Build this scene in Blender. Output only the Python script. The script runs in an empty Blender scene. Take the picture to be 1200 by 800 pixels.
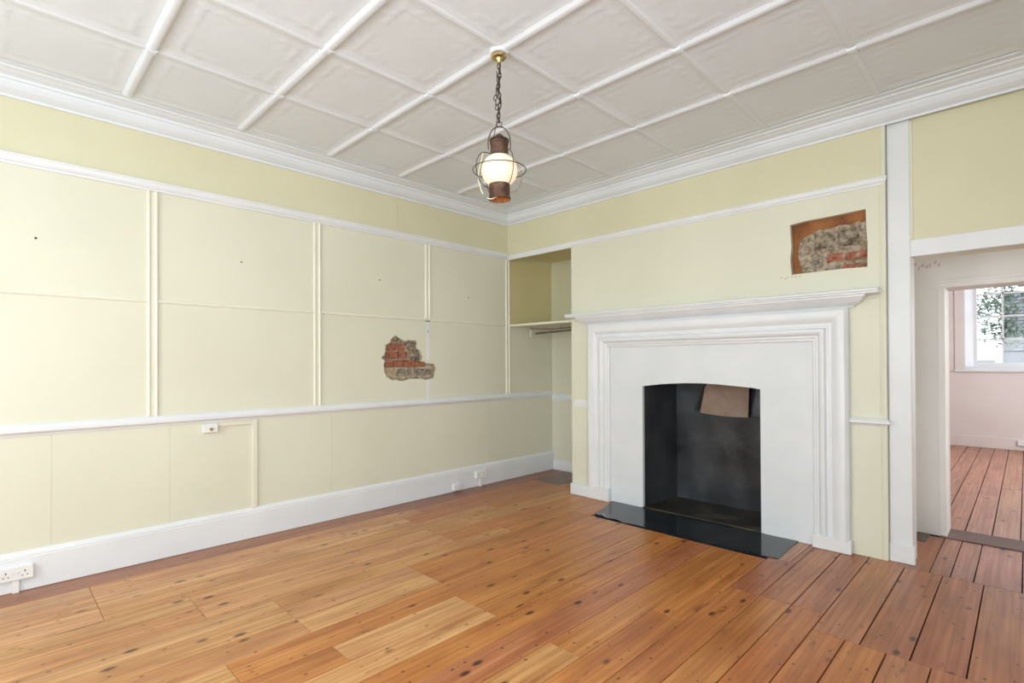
import bpy, bmesh, math, random
from mathutils import Vector, Matrix
random.seed(7)
scn = bpy.context.scene
col = scn.collection
# ------------------------------------------------------------------ camera
camd = bpy.data.cameras.new('camera'); cam = bpy.data.objects.new('camera', camd); col.objects.link(cam)
camd.sensor_width = 36; camd.lens = 609.9127*36/1200; camd.shift_y = 21.4776/1200; camd.clip_start = .02
F = Vector((-0.70310225, 0.71106136, 0.00624191)); R = Vector((0.71104686, 0.70312903, -0.0046834)); U = Vector((0.00771905, -0.00114538, 0.99996955))
m = Matrix.Identity(4)
for i in range(3):
    m[i][0] = R[i]; m[i][1] = U[i]; m[i][2] = -F[i]
m[2][3] = 1.4
cam.matrix_world = m
scn.camera = cam
# ------------------------------------------------------------------ world and lights
w = bpy.data.worlds.new('sky'); scn.world = w; w.use_nodes = True
bg = w.node_tree.nodes['Background']; bg.inputs[0].default_value = (.86, .93, 1, 1); bg.inputs[1].default_value = 1.9
def area(name, loc, rot, sx, sy, power, color):
    l = bpy.data.lights.new(name, 'AREA'); l.shape = 'RECTANGLE'; l.size = sx; l.size_y = sy; l.energy = power; l.color = color
    o = bpy.data.objects.new(name, l); col.objects.link(o); o.location = loc; o.rotation_euler = rot; return o
H = math.pi/2
area('daylight_window_rear', (-2.9, -2.22, 1.75), (H, 0, 0), 1.05, 1.85, 44, (.87, .94, 1))
area('daylight_window_rear', (-.55, -2.22, 1.75), (H, 0, 0), 1.05, 1.85, 70, (.87, .94, 1))
area('added_fill_right', (1.22, .3, 1.75), (0, H, 0), 1.85, 1.6, 60, (.87, .94, 1))  # fill added on the right to even out the left wall
area('added_fill_passage', (2.27, 5.0, 1.6), (0, H, 0), 1.4, .6, 22, (1, .95, .92))  # fill added at the unseen right end to brighten the passage
area('added_fill_far_room', (2.36, 8.6, 1.9), (0, H, 0), 1.6, 1.5, 88, (.9, .95, 1))  # fill added out of view to brighten the far room
scn.view_settings.view_transform = 'Standard'; scn.view_settings.look = 'None'; scn.view_settings.gamma = 1
scn.view_settings.use_curve_mapping = False
scn.view_settings.exposure = 0.47

XA, YB, YA = -4.473, 4.454, 5.277      # left wall face, chimney breast face, alcove back
YR, XR, ZC = -2.0, 1.0, 3.2             # rear wall, right wall, ceiling

# ------------------------------------------------------------------ materials
def mat(name, base=(.8,.8,.8), rough=.6, **kw):
    m = bpy.data.materials.new(name); m.use_nodes = True
    b = m.node_tree.nodes['Principled BSDF']
    b.inputs['Base Color'].default_value = (*base, 1); b.inputs['Roughness'].default_value = rough
    for k, v in kw.items(): b.inputs[k.replace('_', ' ')].default_value = v
    return m
def N(m, t, **kw):
    n = m.node_tree.nodes.new(t)
    for k, v in kw.items():
        if k in n.inputs: n.inputs[k].default_value = v
        else: setattr(n, k, v)
    return n
def L(m, a, b): m.node_tree.links.new(a, b)
def mottle(m, c1, c2, scale=3, bump=.1, bscale=60, detail=4, stretch=(1,1,1), rough=None, lo=.35, hi=.65, bdist=.004):
    """two-tone noise colour and a fine bump, in world space"""
    b = m.node_tree.nodes['Principled BSDF']
    g = N(m, 'ShaderNodeNewGeometry'); mp = N(m, 'ShaderNodeMapping'); mp.inputs['Scale'].default_value = stretch
    L(m, g.outputs['Position'], mp.inputs[0])
    n = N(m, 'ShaderNodeTexNoise', Scale=scale, Detail=detail); L(m, mp.outputs[0], n.inputs['Vector'])
    r = N(m, 'ShaderNodeValToRGB'); r.color_ramp.elements[0].position = lo; r.color_ramp.elements[1].position = hi
    r.color_ramp.elements[0].color = (*c1, 1); r.color_ramp.elements[1].color = (*c2, 1)
    L(m, n.outputs[0], r.inputs[0]); L(m, r.outputs[0], b.inputs['Base Color'])
    if bump:
        n2 = N(m, 'ShaderNodeTexNoise', Scale=bscale, Detail=3); L(m, mp.outputs[0], n2.inputs['Vector'])
        bp = N(m, 'ShaderNodeBump', Strength=bump, Distance=bdist); L(m, n2.outputs[0], bp.inputs['Height']); L(m, bp.outputs[0], b.inputs['Normal'])
    if rough:
        mr = N(m, 'ShaderNodeMapRange'); mr.inputs['To Min'].default_value = rough[0]; mr.inputs['To Max'].default_value = rough[1]
        L(m, n.outputs[0], mr.inputs[0]); L(m, mr.outputs[0], b.inputs['Roughness'])
    return m
yellow = mottle(mat('cream_yellow_paint', rough=.5), (.712,.702,.562), (.747,.737,.597), 1.3, .12, 45)
yellow2 = mottle(mat('cream_paint_warm_bounce', rough=.5), (.675,.645,.445), (.71,.68,.48), 1.3, .12, 45)  # same cream paint, with warm bounced light put into the colour
yellow3 = mottle(mat('cream_paint_alcove_bounce', rough=.5), (.66,.58,.30), (.70,.62,.34), 1.3, .12, 45)  # cream paint again, stronger alcove interreflection painted into the colour
white = mottle(mat('white_gloss_paint', rough=.35), (.75,.77,.785), (.80,.815,.825), 2.5, .12, 30)
infillw = mottle(mat('white_plaster_paint', rough=.5), (.70,.73,.745), (.745,.77,.785), 3, .25, 14, bdist=.006)
cream = mottle(mat('cream_gloss_paint', rough=.35), (.78,.775,.64), (.82,.81,.68), 2.5, .1, 30)
pinkw = mottle(mat('pale_pink_paint', rough=.55), (.70,.62,.585), (.76,.70,.67), 1.0, .15, 25)
hallw = mottle(mat('old_white_paint', rough=.55), (.72,.70,.67), (.79,.78,.76), 1.2, .3, 16, bdist=.006)
plastic = mat('white_plastic', (.82,.82,.80), .3)
cplastic = mat('cream_plastic', (.78,.75,.62), .35)
hole = mat('dark_hole', (.02,.015,.012), .8)
subfloor = mat('dark_gap', (.03,.016,.01), .9)
slate = mottle(mat('black_slate', rough=.12), (.010,.013,.016), (.022,.027,.032), 9, .05, 20, rough=(.05,.13))
soot = mottle(mat('black_stove_paint', rough=.3), (.016,.018,.022), (.06,.065,.07), 1.7, .35, 5, detail=3, rough=(.22,.42), lo=.40, hi=.75, bdist=.02)
grate = mottle(mat('sooty_hearth_floor', rough=.5), (.025,.024,.02), (.16,.125,.08), 4, .6, 40, detail=6, rough=(.3,.6), lo=.5, hi=.8)
card = mottle(mat('brown_board', rough=.6), (.30,.21,.155), (.37,.27,.20), 8, .2, 60)
brickm = mottle(mat('red_brick', rough=.85), (.15,.035,.02), (.55,.24,.14), 34, 1, 80, detail=8, lo=.28, hi=.78)
mortar = mottle(mat('old_mortar', rough=.9), (.36,.27,.17), (.56,.47,.33), 18, .9, 60, detail=6)
rubble = mottle(mat('grey_rubble', rough=.9), (.10,.075,.045), (.38,.32,.24), 28, 1, 70, detail=6)
greyst = mottle(mat('grey_brick', rough=.9), (.12,.105,.085), (.36,.31,.23), 30, .8, 70, detail=6)
bplaster = mottle(mat('broken_plaster', rough=.9), (.20,.15,.095), (.47,.40,.30), 40, 1, 70, detail=6)
rust = mottle(mat('brown_scratch_coat', rough=.85), (.20,.075,.025), (.36,.145,.05), 7, .6, 50, detail=6)
brass = mottle(mat('aged_brass', rough=.3, Metallic=1), (.45,.33,.14), (.66,.53,.28), 30, .1, 60)
iron = mat('dark_iron_wire', (.085,.055,.045), .45, Metallic=.8)
copper = mottle(mat('rusty_copper', rough=.5, Metallic=.65), (.075,.045,.03), (.19,.105,.07), 22, .4, 60, detail=5)
copperin = mottle(mat('orange_rust_inside', rough=.6, Metallic=.3), (.30,.10,.03), (.75,.30,.09), 40, .4, 60)
cable = mat('cream_cable', (.80,.72,.50), .4)
railm = mat('green_grey_metal', (.16,.20,.17), .4, Metallic=.7)
railb = mat('brown_metal', (.20,.12,.07), .4, Metallic=.7)
darkwood = mottle(mat('dark_threshold_wood', rough=.45), (.085,.045,.035), (.15,.085,.07), 6, .3, 30, stretch=(1,8,1))
darkpatch = mottle(mat('dark_brown_patch', rough=.5), (.06,.05,.035), (.10,.08,.055), 8, .3, 30)
globem = mat('lit_milk_glass', (.72,.68,.58), .25)
gb = globem.node_tree.nodes['Principled BSDF']; gb.inputs['Emission Color'].default_value = (1,.70,.36,1); gb.inputs['Emission Strength'].default_value = .36
leafm = mottle(mat('grey_green_leaves', rough=.6), (.10,.15,.11), (.30,.37,.30), 3, 0)
bark = mat('grey_bark', (.12,.10,.08), .8)
gwall = mat('pale_grey_garden_brick', (.26,.26,.29), .8)
gcore = mat('garden_wall_joint', (.13,.13,.15), .9)
grender = mat('white_render', (.5,.5,.5), .8)
gground = mat('pale_paving', (.5,.5,.48), .8)
def glass_mat():
    m = bpy.data.materials.new('window_glass'); m.use_nodes = True; nt = m.node_tree; nt.nodes.clear()
    o = nt.nodes.new('ShaderNodeOutputMaterial'); mx = nt.nodes.new('ShaderNodeMixShader'); t = nt.nodes.new('ShaderNodeBsdfTransparent'); g = nt.nodes.new('ShaderNodeBsdfGlossy')
    g.inputs['Roughness'].default_value = .03; mx.inputs[0].default_value = .015
    nt.links.new(t.outputs[0], mx.inputs[1]); nt.links.new(g.outputs[0], mx.inputs[2]); nt.links.new(mx.outputs[0], o.inputs[0]); return m
glass = glass_mat()
def wood_mat():
    m = mat('varnished_pine', rough=.3); b = m.node_tree.nodes['Principled BSDF']
    g = N(m, 'ShaderNodeNewGeometry'); oi = N(m, 'ShaderNodeObjectInfo')
    mu = N(m, 'ShaderNodeMath', operation='MULTIPLY'); mu.inputs[1].default_value = 37; L(m, oi.outputs['Random'], mu.inputs[0])
    cx = N(m, 'ShaderNodeCombineXYZ'); L(m, mu.outputs[0], cx.inputs[1]); L(m, mu.outputs[0], cx.inputs[2])
    ad = N(m, 'ShaderNodeVectorMath', operation='ADD'); L(m, g.outputs['Position'], ad.inputs[0]); L(m, cx.outputs[0], ad.inputs[1])
    def mapped(sc):
        mp = N(m, 'ShaderNodeMapping'); mp.inputs['Scale'].default_value = sc; L(m, ad.outputs[0], mp.inputs[0]); return mp.outputs[0]
    def ramp(src, p0, p1, c0, c1):
        r = N(m, 'ShaderNodeValToRGB'); e = r.color_ramp.elements; e[0].position = p0; e[1].position = p1; e[0].color = (*c0,1); e[1].color = (*c1,1); L(m, src, r.inputs[0]); return r.outputs[0]
    def mul(a, bb, fac=1.0):
        x = N(m, 'ShaderNodeMix', data_type='RGBA', blend_type='MULTIPLY'); x.inputs['Factor'].default_value = fac
        L(m, a, x.inputs[6]); L(m, bb, x.inputs[7]); return x.outputs[2]
    # long grain
    n1 = N(m, 'ShaderNodeTexNoise', Scale=1, Detail=5, Roughness=.6); L(m, mapped((26, 1.3, 1)), n1.inputs['Vector'])
    c = mul(oi.outputs['Color'], ramp(n1.outputs[0], .32, .68, (.70,.55,.42), (1.10,1.10,1.12)))
    # cathedral figure
    wv = N(m, 'ShaderNodeTexWave', Scale=1, Distortion=7, Detail=2); wv.inputs['Detail Scale'].default_value = 1.1; wv.bands_direction = 'X'; L(m, mapped((9, .35, 1)), wv.inputs['Vector'])
    c = mul(c, ramp(wv.outputs[1], .0, .45, (.78,.64,.5), (1,1,1)), .5)
    # broad stain
    n2 = N(m, 'ShaderNodeTexNoise', Scale=1, Detail=3); L(m, mapped((3.0, 1.6, 1)), n2.inputs['Vector'])
    c = mul(c, ramp(n2.outputs[0], .30, .55, (.66,.48,.36), (1,1,1)), .6)
    # knots
    v = N(m, 'ShaderNodeTexVoronoi', Scale=1); v.inputs['Randomness'].default_value = 1; L(m, mapped((7.5, 3.6, 0)), v.inputs['Vector'])
    c = mul(c, ramp(v.outputs['Distance'], .065, .15, (.12,.055,.03), (1,1,1)), .92)
    # nail holes and dents
    v2 = N(m, 'ShaderNodeTexVoronoi', Scale=1); L(m, mapped((20, 11, 0)), v2.inputs['Vector'])
    lt = N(m, 'ShaderNodeSeparateColor'); L(m, v2.outputs['Color'], lt.inputs[0])
    gt = N(m, 'ShaderNodeMath', operation='GREATER_THAN'); gt.inputs[1].default_value = .6; L(m, lt.outputs[0], gt.inputs[0])
    am = N(m, 'ShaderNodeMath', operation='ADD'); L(m, v2.outputs['Distance'], am.inputs[0]); L(m, gt.outputs[0], am.inputs[1])
    c = mul(c, ramp(am.outputs[0], .075, .15, (.12,.07,.05), (1,1,1)), .85)
    # dark scuffs
    n3 = N(m, 'ShaderNodeTexNoise', Scale=1, Detail=6, Roughness=.7); L(m, mapped((16, 3.4, 1)), n3.inputs['Vector'])
    c = mul(c, ramp(n3.outputs[0], .60, .70, (1,1,1), (.33,.22,.16)), .8)
    L(m, c, b.inputs['Base Color'])
    mr = N(m, 'ShaderNodeMapRange'); mr.inputs['To Min'].default_value = .25; mr.inputs['To Max'].default_value = .40; L(m, n2.outputs[0], mr.inputs[0]); L(m, mr.outputs[0], b.inputs['Roughness'])
    b.inputs['Specular IOR Level'].default_value = .5
    bp = N(m, 'ShaderNodeBump', Strength=.25, Distance=.003); L(m, n1.outputs[0], bp.inputs['Height'])
    n4 = N(m, 'ShaderNodeTexNoise', Scale=1, Detail=2); L(m, mapped((7, 4, 1)), n4.inputs['Vector'])
    bp2 = N(m, 'ShaderNodeBump', Strength=.15, Distance=.004); L(m, n4.outputs[0], bp2.inputs['Height']); L(m, bp.outputs[0], bp2.inputs['Normal']); L(m, bp2.outputs[0], b.inputs['Normal'])
    return m
wood = wood_mat()
def tile_mat():
    m = mottle(mat('embossed_ceiling_paint', rough=.5), (.745,.79,.835), (.77,.815,.86), 2, 0)
    b = m.node_tree.nodes['Principled BSDF']
    tc = N(m, 'ShaderNodeTexCoord')
    n = N(m, 'ShaderNodeTexNoise', Scale=22, Detail=4, Distortion=3.0); L(m, tc.outputs['Object'], n.inputs['Vector'])
    n2 = N(m, 'ShaderNodeTexNoise', Scale=90, Detail=2); L(m, tc.outputs['Object'], n2.inputs['Vector'])
    ad = N(m, 'ShaderNodeMath', operation='MULTIPLY_ADD'); ad.inputs[1].default_value = .25; L(m, n2.outputs[0], ad.inputs[0]); L(m, n.outputs[0], ad.inputs[2])
    bp = N(m, 'ShaderNodeBump', Strength=.22, Distance=.003); L(m, ad.outputs[0], bp.inputs['Height']); L(m, bp.outputs[0], b.inputs['Normal'])
    return m
tilem = tile_mat()

# ------------------------------------------------------------------ mesh helpers
WL = {}      # world location of each object that is a parent
def obj(name, bm, material, parent=None, smooth=False, loc=None, shade_angle=None):
    """link bm (world coordinates) as one object; origin at loc or at the parent's"""
    pl = Vector(WL.get(parent.name, (0,0,0))) if parent else Vector((0,0,0))
    o_loc = Vector(loc) if loc is not None else (pl if parent else Vector((0,0,0)))
    bmesh.ops.translate(bm, verts=bm.verts, vec=-o_loc)
    bmesh.ops.recalc_face_normals(bm, faces=bm.faces)
    me = bpy.data.meshes.new(name); bm.to_mesh(me); bm.free()
    mats = material if isinstance(material, (list, tuple)) else [material]
    for mm in mats: me.materials.append(mm)
    if smooth:
        for p in me.polygons: p.use_smooth = True
        if shade_angle:
            try: me.set_sharp_from_angle(angle=math.radians(shade_angle))
            except Exception: pass
    o = bpy.data.objects.new(name, me); col.objects.link(o)
    o.location = o_loc - pl if parent else o_loc
    if parent: o.parent = parent
    WL[o.name] = tuple(o_loc)
    return o
def tag(o, label, cat, group=None):
    o['label'] = label; o['category'] = cat
    if group: o['group'] = group
    return o
def thing(name, label, cat, loc, group=None):
    o = bpy.data.objects.new(name, None); col.objects.link(o); o.location = loc; WL[o.name] = tuple(loc); o.empty_display_size = .1
    return tag(o, label, cat, group)
def struct(name, bm, m, smooth=False):
    o = obj(name, bm, m, smooth=smooth); o['kind'] = 'structure'; return o
def add_box(bm, x0, x1, y0, y1, z0, z1, bev=0):
    r = bmesh.ops.create_cube(bm, size=1)
    for v in r['verts']:
        v.co = Vector((x0+(v.co.x+.5)*(x1-x0), y0+(v.co.y+.5)*(y1-y0), z0+(v.co.z+.5)*(z1-z0)))
    if bev:
        es = list({e for v in r['verts'] for e in v.link_edges})
        bmesh.ops.bevel(bm, geom=es, offset=bev, segments=1, affect='EDGES')
    return bm
def box(x0, x1, y0, y1, z0, z1, bev=0):
    return add_box(bmesh.new(), x0, x1, y0, y1, z0, z1, bev)
def add_prism(bm, pts, fn, h0, h1):
    """outline pts (u,v) extruded between h0,h1; fn(u,v,h)->xyz"""
    a = [bm.verts.new(fn(u, v, h0)) for u, v in pts]; b = [bm.verts.new(fn(u, v, h1)) for u, v in pts]
    n = len(pts)
    bm.faces.new(a); bm.faces.new(b[::-1])
    for i in range(n): bm.faces.new((a[i], b[i], b[(i+1) % n], a[(i+1) % n]))
    return bm
def plate(outer, holes, fn, h0, h1):
    """flat plate with holes, real thickness"""
    bm = bmesh.new(); edges = []; loops = []
    for lp in [outer]+holes:
        vs = [bm.verts.new((u, v, 0)) for u, v in lp]; loops.append(vs)
        edges += [bm.edges.new((vs[i], vs[(i+1) % len(vs)])) for i in range(len(vs))]
    bmesh.ops.triangle_fill(bm, use_beauty=True, use_dissolve=False, edges=edges, normal=(0,0,1))
    top = list(bm.faces)
    r = bmesh.ops.duplicate(bm, geom=list(bm.verts)+list(bm.edges)+top)
    vm = r['vert_map']
    for lp in loops:
        for i in range(len(lp)):
            a, b = lp[i], lp[(i+1) % len(lp)]
            bm.faces.new((a, b, vm[b], vm[a]))
    dup = {vm[v] for lp in loops for v in lp}
    for v in list(bm.verts):
        h = h1 if v in dup else h0
        v.co = Vector(fn(v.co.x, v.co.y, h))
    return bm
def rect(u0, u1, v0, v1): return [(u0,v0),(u1,v0),(u1,v1),(u0,v1)]
onL = lambda y, z, h: (XA+h, y, z)          # on the left wall, h into the room
onB = lambda x, z, h: (x, YB-h, z)          # on the chimney breast
def sweep(stations, closed_profile=True, caps=True):
    """stations: list of rings of points (same count)"""
    bm = bmesh.new(); rings = [[bm.verts.new(p) for p in s] for s in stations]; n = len(rings[0])
    for a, b in zip(rings, rings[1:]):
        for i in range(n if closed_profile else n-1):
            bm.faces.new((a[i], a[(i+1) % n], b[(i+1) % n], b[i]))
    if caps:
        bm.faces.new(rings[0]); bm.faces.new(rings[-1][::-1])
    return bm
def lathe(prof, c, seg=24, bm=None):
    bm = bm or bmesh.new(); rings = []
    for r, z in prof:
        if r < 1e-5: rings.append([bm.verts.new((c[0], c[1], c[2]+z))])
        else: rings.append([bm.verts.new((c[0]+r*math.cos(2*math.pi*i/seg), c[1]+r*math.sin(2*math.pi*i/seg), c[2]+z)) for i in range(seg)])
    for a, b in zip(rings, rings[1:]):
        for i in range(seg):
            j = (i+1) % seg
            if len(a) == 1 and len(b) == 1: continue
            if len(a) == 1: bm.faces.new((a[0], b[j], b[i]))
            elif len(b) == 1: bm.faces.new((a[i], a[j], b[0]))
            else: bm.faces.new((a[i], a[j], b[j], b[i]))
    return bm
def tube(pts, r, seg=6, closed=False, bm=None):
    bm = bm or bmesh.new(); pts = [Vector(p) for p in pts]; n = len(pts); rings = []
    up = Vector((0,0,1)); prev = None
    for i, p in enumerate(pts):
        if closed: t = pts[(i+1) % n]-pts[i-1]
        else: t = pts[min(i+1, n-1)]-pts[max(i-1, 0)]
        t.normalize()
        if prev is None:
            s = t.cross(up)
            if s.length < .05: s = t.cross(Vector((1,0,0)))
        else: s = prev-t*prev.dot(t)
        s.normalize(); prev = s; q = t.cross(s)
        rings.append([bm.verts.new(p+(s*math.cos(a)+q*math.sin(a))*r) for a in [2*math.pi*k/seg for k in range(seg)]])
    m_ = n if closed else n-1
    for i in range(m_):
        a, b = rings[i], rings[(i+1) % n]
        for k in range(seg): bm.faces.new((a[k], a[(k+1) % seg], b[(k+1) % seg], b[k]))
    if not closed: bm.faces.new(rings[0]); bm.faces.new(rings[-1][::-1])
    return bm
def smoothpath(P, n=6):
    P = [Vector(p) for p in P]; out = []
    for i in range(len(P)-1):
        p0, p1, p2, p3 = P[max(i-1,0)], P[i], P[i+1], P[min(i+2,len(P)-1)]
        for k in range(n):
            t = k/n; out.append(.5*((2*p1)+(-p0+p2)*t+(2*p0-5*p1+4*p2-p3)*t*t+(-p0+3*p1-3*p2+p3)*t**3))
    out.append(P[-1]); return out

# ================================================================== LEFT WALL
T = .045
wl = struct('wall_left', box(XA-.30, XA-T, YR-.25, YA+.2, -.1, ZC+.1), mortar)
HOLE = [(2.868,1.684),(2.928,1.656),(2.968,1.632),(3.04,1.638),(3.118,1.64),(3.134,1.601),(3.123,1.565),(3.176,1.531),(3.202,1.469),(3.186,1.425),(3.251,1.402),(3.35,1.397),(3.373,1.361),(3.361,1.307),(3.35,1.252),(3.25,1.228),(3.143,1.244),(3.038,1.242),(2.966,1.222),(2.877,1.238),(2.837,1.234),(2.77,1.274),(2.746,1.316),(2.741,1.366),(2.732,1.383),(2.751,1.433),(2.709,1.454),(2.751,1.5),(2.756,1.542),(2.756,1.584),(2.8,1.606),(2.829,1.645)]
def ragged(P, amp, sub=3, seed=1, shrink=0):
    rnd = random.Random(seed); out = []; n = len(P)
    cx = sum(p[0] for p in P)/n; cz = sum(p[1] for p in P)/n
    for i in range(n):
        a, b = P[i], P[(i+1) % n]
        for k in range(sub):
            t = k/sub; u = a[0]+(b[0]-a[0])*t; v = a[1]+(b[1]-a[1])*t
            d = math.hypot(cx-u, cz-v); s = shrink/d
            out.append((u+(cx-u)*s+rnd.uniform(-amp, amp), v+(cz-v)*s+rnd.uniform(-amp, amp)))
    return out
g = .0005
def lpanel(y0, y1, z0, z1, holes=[], m=yellow, h1=0.0):
    return obj('wall_panel', plate(rect(y0+g, y1-g, z0+g, z1-g), holes, onL, h1, -T), m, wl)
db = [YR, .298, .95, 2.20, 2.93, 4.14, YA]
for i, (a, b) in enumerate(zip(db, db[1:])): lpanel(a, b, 0, .99, h1=[0,.001,0,.0015,0,.001][i])
for a, b in [(YR,.845),(.845,2.067),(4.449,YA)]: lpanel(a, b, .99, 1.857)
hp = ragged(HOLE, .005, 3, 3)
lpanel(2.067, 4.449, .99, 1.857, [hp])
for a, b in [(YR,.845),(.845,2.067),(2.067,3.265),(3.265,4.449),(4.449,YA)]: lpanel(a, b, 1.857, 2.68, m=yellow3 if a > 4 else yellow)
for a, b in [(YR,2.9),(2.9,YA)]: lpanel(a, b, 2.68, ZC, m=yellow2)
# broken plaster ring set back inside the hole
inner = ragged(HOLE, .007, 3, 5, shrink=.018)
obj('broken_plaster', plate(ragged(HOLE, .0, 3, 5, shrink=-.03), [inner], onL, -.012, -T+.004), bplaster, wl)
def brick(y0, y1, z0, z1, m, h=-.028, seed=0, name='brick'):
    rnd = random.Random(seed+int(y0*1000)); P = []
    for u, v in [(y0,z0),((y0+y1)/2,z0),(y1,z0),(y1,(z0+z1)/2),(y1,z1),((y0+y1)/2,z1),(y0,z1),(y0,(z0+z1)/2)]:
        P.append((u+rnd.uniform(-.005,.005), v+rnd.uniform(-.004,.004)))
    bm = add_prism(bmesh.new(), P, onL, h+rnd.uniform(-.003,.003), -.06)
    return obj(name, bm, m, wl)
for a in [(2.805,1.532,2.882,1.599),(2.892,1.534,2.997,1.601),(2.785,1.451,2.911,1.522),(2.926,1.451,3.023,1.524),(2.77,1.370,2.861,1.438),(2.871,1.369,2.971,1.438),(2.982,1.368,3.106,1.438),(3.116,1.367,3.25,1.420)]:
    brick(a[0], a[2], a[1], a[3], brickm)
for a in [(2.901,1.276,3.085,1.348),(3.105,1.280,3.327,1.346)]: brick(a[0], a[2], a[1], a[3], greyst, h=-.030)
obj('mortar_bed', add_prism(bmesh.new(), ragged([(2.74,1.24),(3.36,1.24),(3.37,1.39),(3.2,1.358),(2.9,1.362),(2.74,1.362)], .006, 4, 9), onL, -.034, -.06), mortar, wl)
rnd = random.Random(4)
for (y, z, s) in [(2.83,1.63,.035),(2.88,1.65,.03),(2.93,1.62,.03),(3.03,1.60,.035),(3.08,1.62,.03),(3.07,1.56,.04),(3.12,1.56,.03),(3.06,1.50,.045),(3.12,1.50,.04),(3.16,1.48,.035),(3.14,1.44,.035),(3.10,1.45,.03),(3.18,1.44,.025),(2.77,1.55,.025),(2.75,1.46,.025),(3.01,1.64,.02)]:
    P = [(y+s*(.8+rnd.uniform(-.3,.3))*math.cos(k*math.pi/4), z+s*(.7+rnd.uniform(-.3,.3))*math.sin(k*math.pi/4)) for k in range(8)]
    obj('rubble_stone', add_prism(bmesh.new(), P, onL, -.022+rnd.uniform(-.006,.004), -.06), rubble if rnd.random() < .6 else bplaster, wl)
# mouldings along the wall
def along_left(name, prof, y0, y1, m, parent=wl, mitre=0):
    """prof = [(h, z)]"""
    s0 = [(XA+h, y0, z) for h, z in prof]; s1 = [(XA+h, y1-(h if mitre else 0), z) for h, z in prof]
    return obj(name, sweep([s0, s1]), m, parent)
PR = [(0,2.648),(.012,2.65),(.014,2.662),(.022,2.668),(.030,2.682),(.034,2.70),(.038,2.702),(.038,2.714),(0,2.718)]
CR = [(0,.955),(.010,.957),(.013,.968),(.026,.975),(.034,.985),(.034,1.003),(.026,1.010),(.020,1.022),(.012,1.030),(0,1.032)]
along_left('picture_rail', PR, YR, YB, white, mitre=1)
along_left('chair_rail', CR, YR, YB+.02, white)
along_left('chair_rail', [(h*.45, z) for h, z in CR], YB+.02, YA, white)
for a, b in [(YR,.812),(.878,2.034),(2.10,4.415)]:
    along_left('middle_rail', [(0,1.846),(.006,1.846),(.011,1.850),(.013,1.857),(.011,1.864),(.006,1.868),(0,1.868)], a, b, cream)
def batten(y, z0, z1, m=cream, w=.033):
    hs = [(-w,0),(-w,.008),(-w+.004,.014),(-w+.012,.016),(-w+.018,.012),(-w+.022,.005),(w-.022,.005),(w-.018,.012),(w-.012,.016),(w-.004,.014),(w,.008),(w,0)]
    return obj('batten', sweep([[(XA+h, y+u, z0) for u, h in hs], [(XA+h, y+u, z1) for u, h in hs]]), m, wl)
for y, z0, z1 in [(.845,1.032,2.648),(2.067,1.032,2.648),(3.265,1.867,2.648),(4.449,1.032,2.648)]: batten(y, z0, z1)
for z0, z1 in [(1.032,1.232),(1.44,1.845)]:
    o = obj('paint_scar', box(XA, XA+.0012, 3.245, 3.285, z0, z1), white, wl); o['label'] = 'bare white strip where a batten was torn off'
obj('batten_stub', box(XA, XA+.010, 3.24, 3.29, 1.84, 1.852, .001), darkpatch, wl)
for y, z in [(.223,2.208),(1.442,2.22),(2.697,2.214),(3.83,2.14),(3.27,1.735)]:
    obj('nail_hole', tube([(XA-.002,y,z),(XA+.0025,y,z)], .007 if y < 1 else .0065, 8), hole, wl)
# baseboard
BP = [(0,.003),(.028,.003),(.028,.200),(.024,.206),(.026,.210),(.024,.222),(.016,.232),(.008,.240),(0,.242)]
bl = struct('baseboard_left', sweep([[(XA+h, YR, z) for h, z in BP], [(XA+h, YA, z) for h, z in BP]]), white)

# ================================================================== CHIMNEY BREAST + BACK WALL
bm = bmesh.new()
add_box(bm, XA-.2, -3.42, YA, YA+.25, 0, ZC)                    # alcove back
add_box(bm, -3.476, -3.40, YB+T, YA, 0, ZC)                     # left cheek of the breast
add_box(bm, -.80, -.725, YB+T, 5.38, 0, ZC)                     # right cheek
add_box(bm, -3.40, -.80, YA, YA+.12, 0, ZC)                     # back of the breast
add_box(bm, -.565, XR+.2, YB+.045, YB+.26, 2.125, ZC)           # over the doorway
add_box(bm, .42, 2.3, YB+.045, YB+.26, 0, 2.6)
wb = struct('wall_back', bm, yellow)
def bpanel(x0, x1, z0, z1, holes=[], m=yellow, h=0, name='wall_panel'):
    return obj(name, plate(rect(x0+g, x1-g, z0+g, z1-g), holes, onB, h, -T), m, wb)
# breast panels: X -3.476 .. -.70
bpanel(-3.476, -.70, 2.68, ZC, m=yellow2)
bpanel(-3.476, -2.07, 1.85, 2.68)
RH = [(-1.317,2.475),(-1.20,2.488),(-1.1,2.487),(-.95,2.492),(-.816,2.498),(-.813,2.35),(-.806,2.25),(-.808,2.079),(-.95,2.086),(-1.308,2.083),(-1.318,2.2),(-1.309,2.3)]
bpanel(-2.07, -.70, 1.85, 2.68, [RH], h=.001)
bpanel(-3.476, -3.0, 0, 1.85)
bpanel(-1.165, -.70, 0, 1.85)
bpanel(-3.0, -1.165, 1.56, 1.85, m=white)
AO = [(-2.635,-.0),(-2.635,1.172),(-2.50,1.190),(-2.35,1.203),(-2.2,1.211),(-2.05,1.213),(-1.9,1.208),(-1.75,1.197),(-1.62,1.186),(-1.55,1.176),(-1.55,0)]
infill_outline = [(-3.0,.0)]+AO+[(-1.165,0),(-1.165,1.56),(-3.0,1.56)]
infill = obj('white_chimney_panel', plate(infill_outline, [], onB, .004, -.09), infillw, wb)
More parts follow.
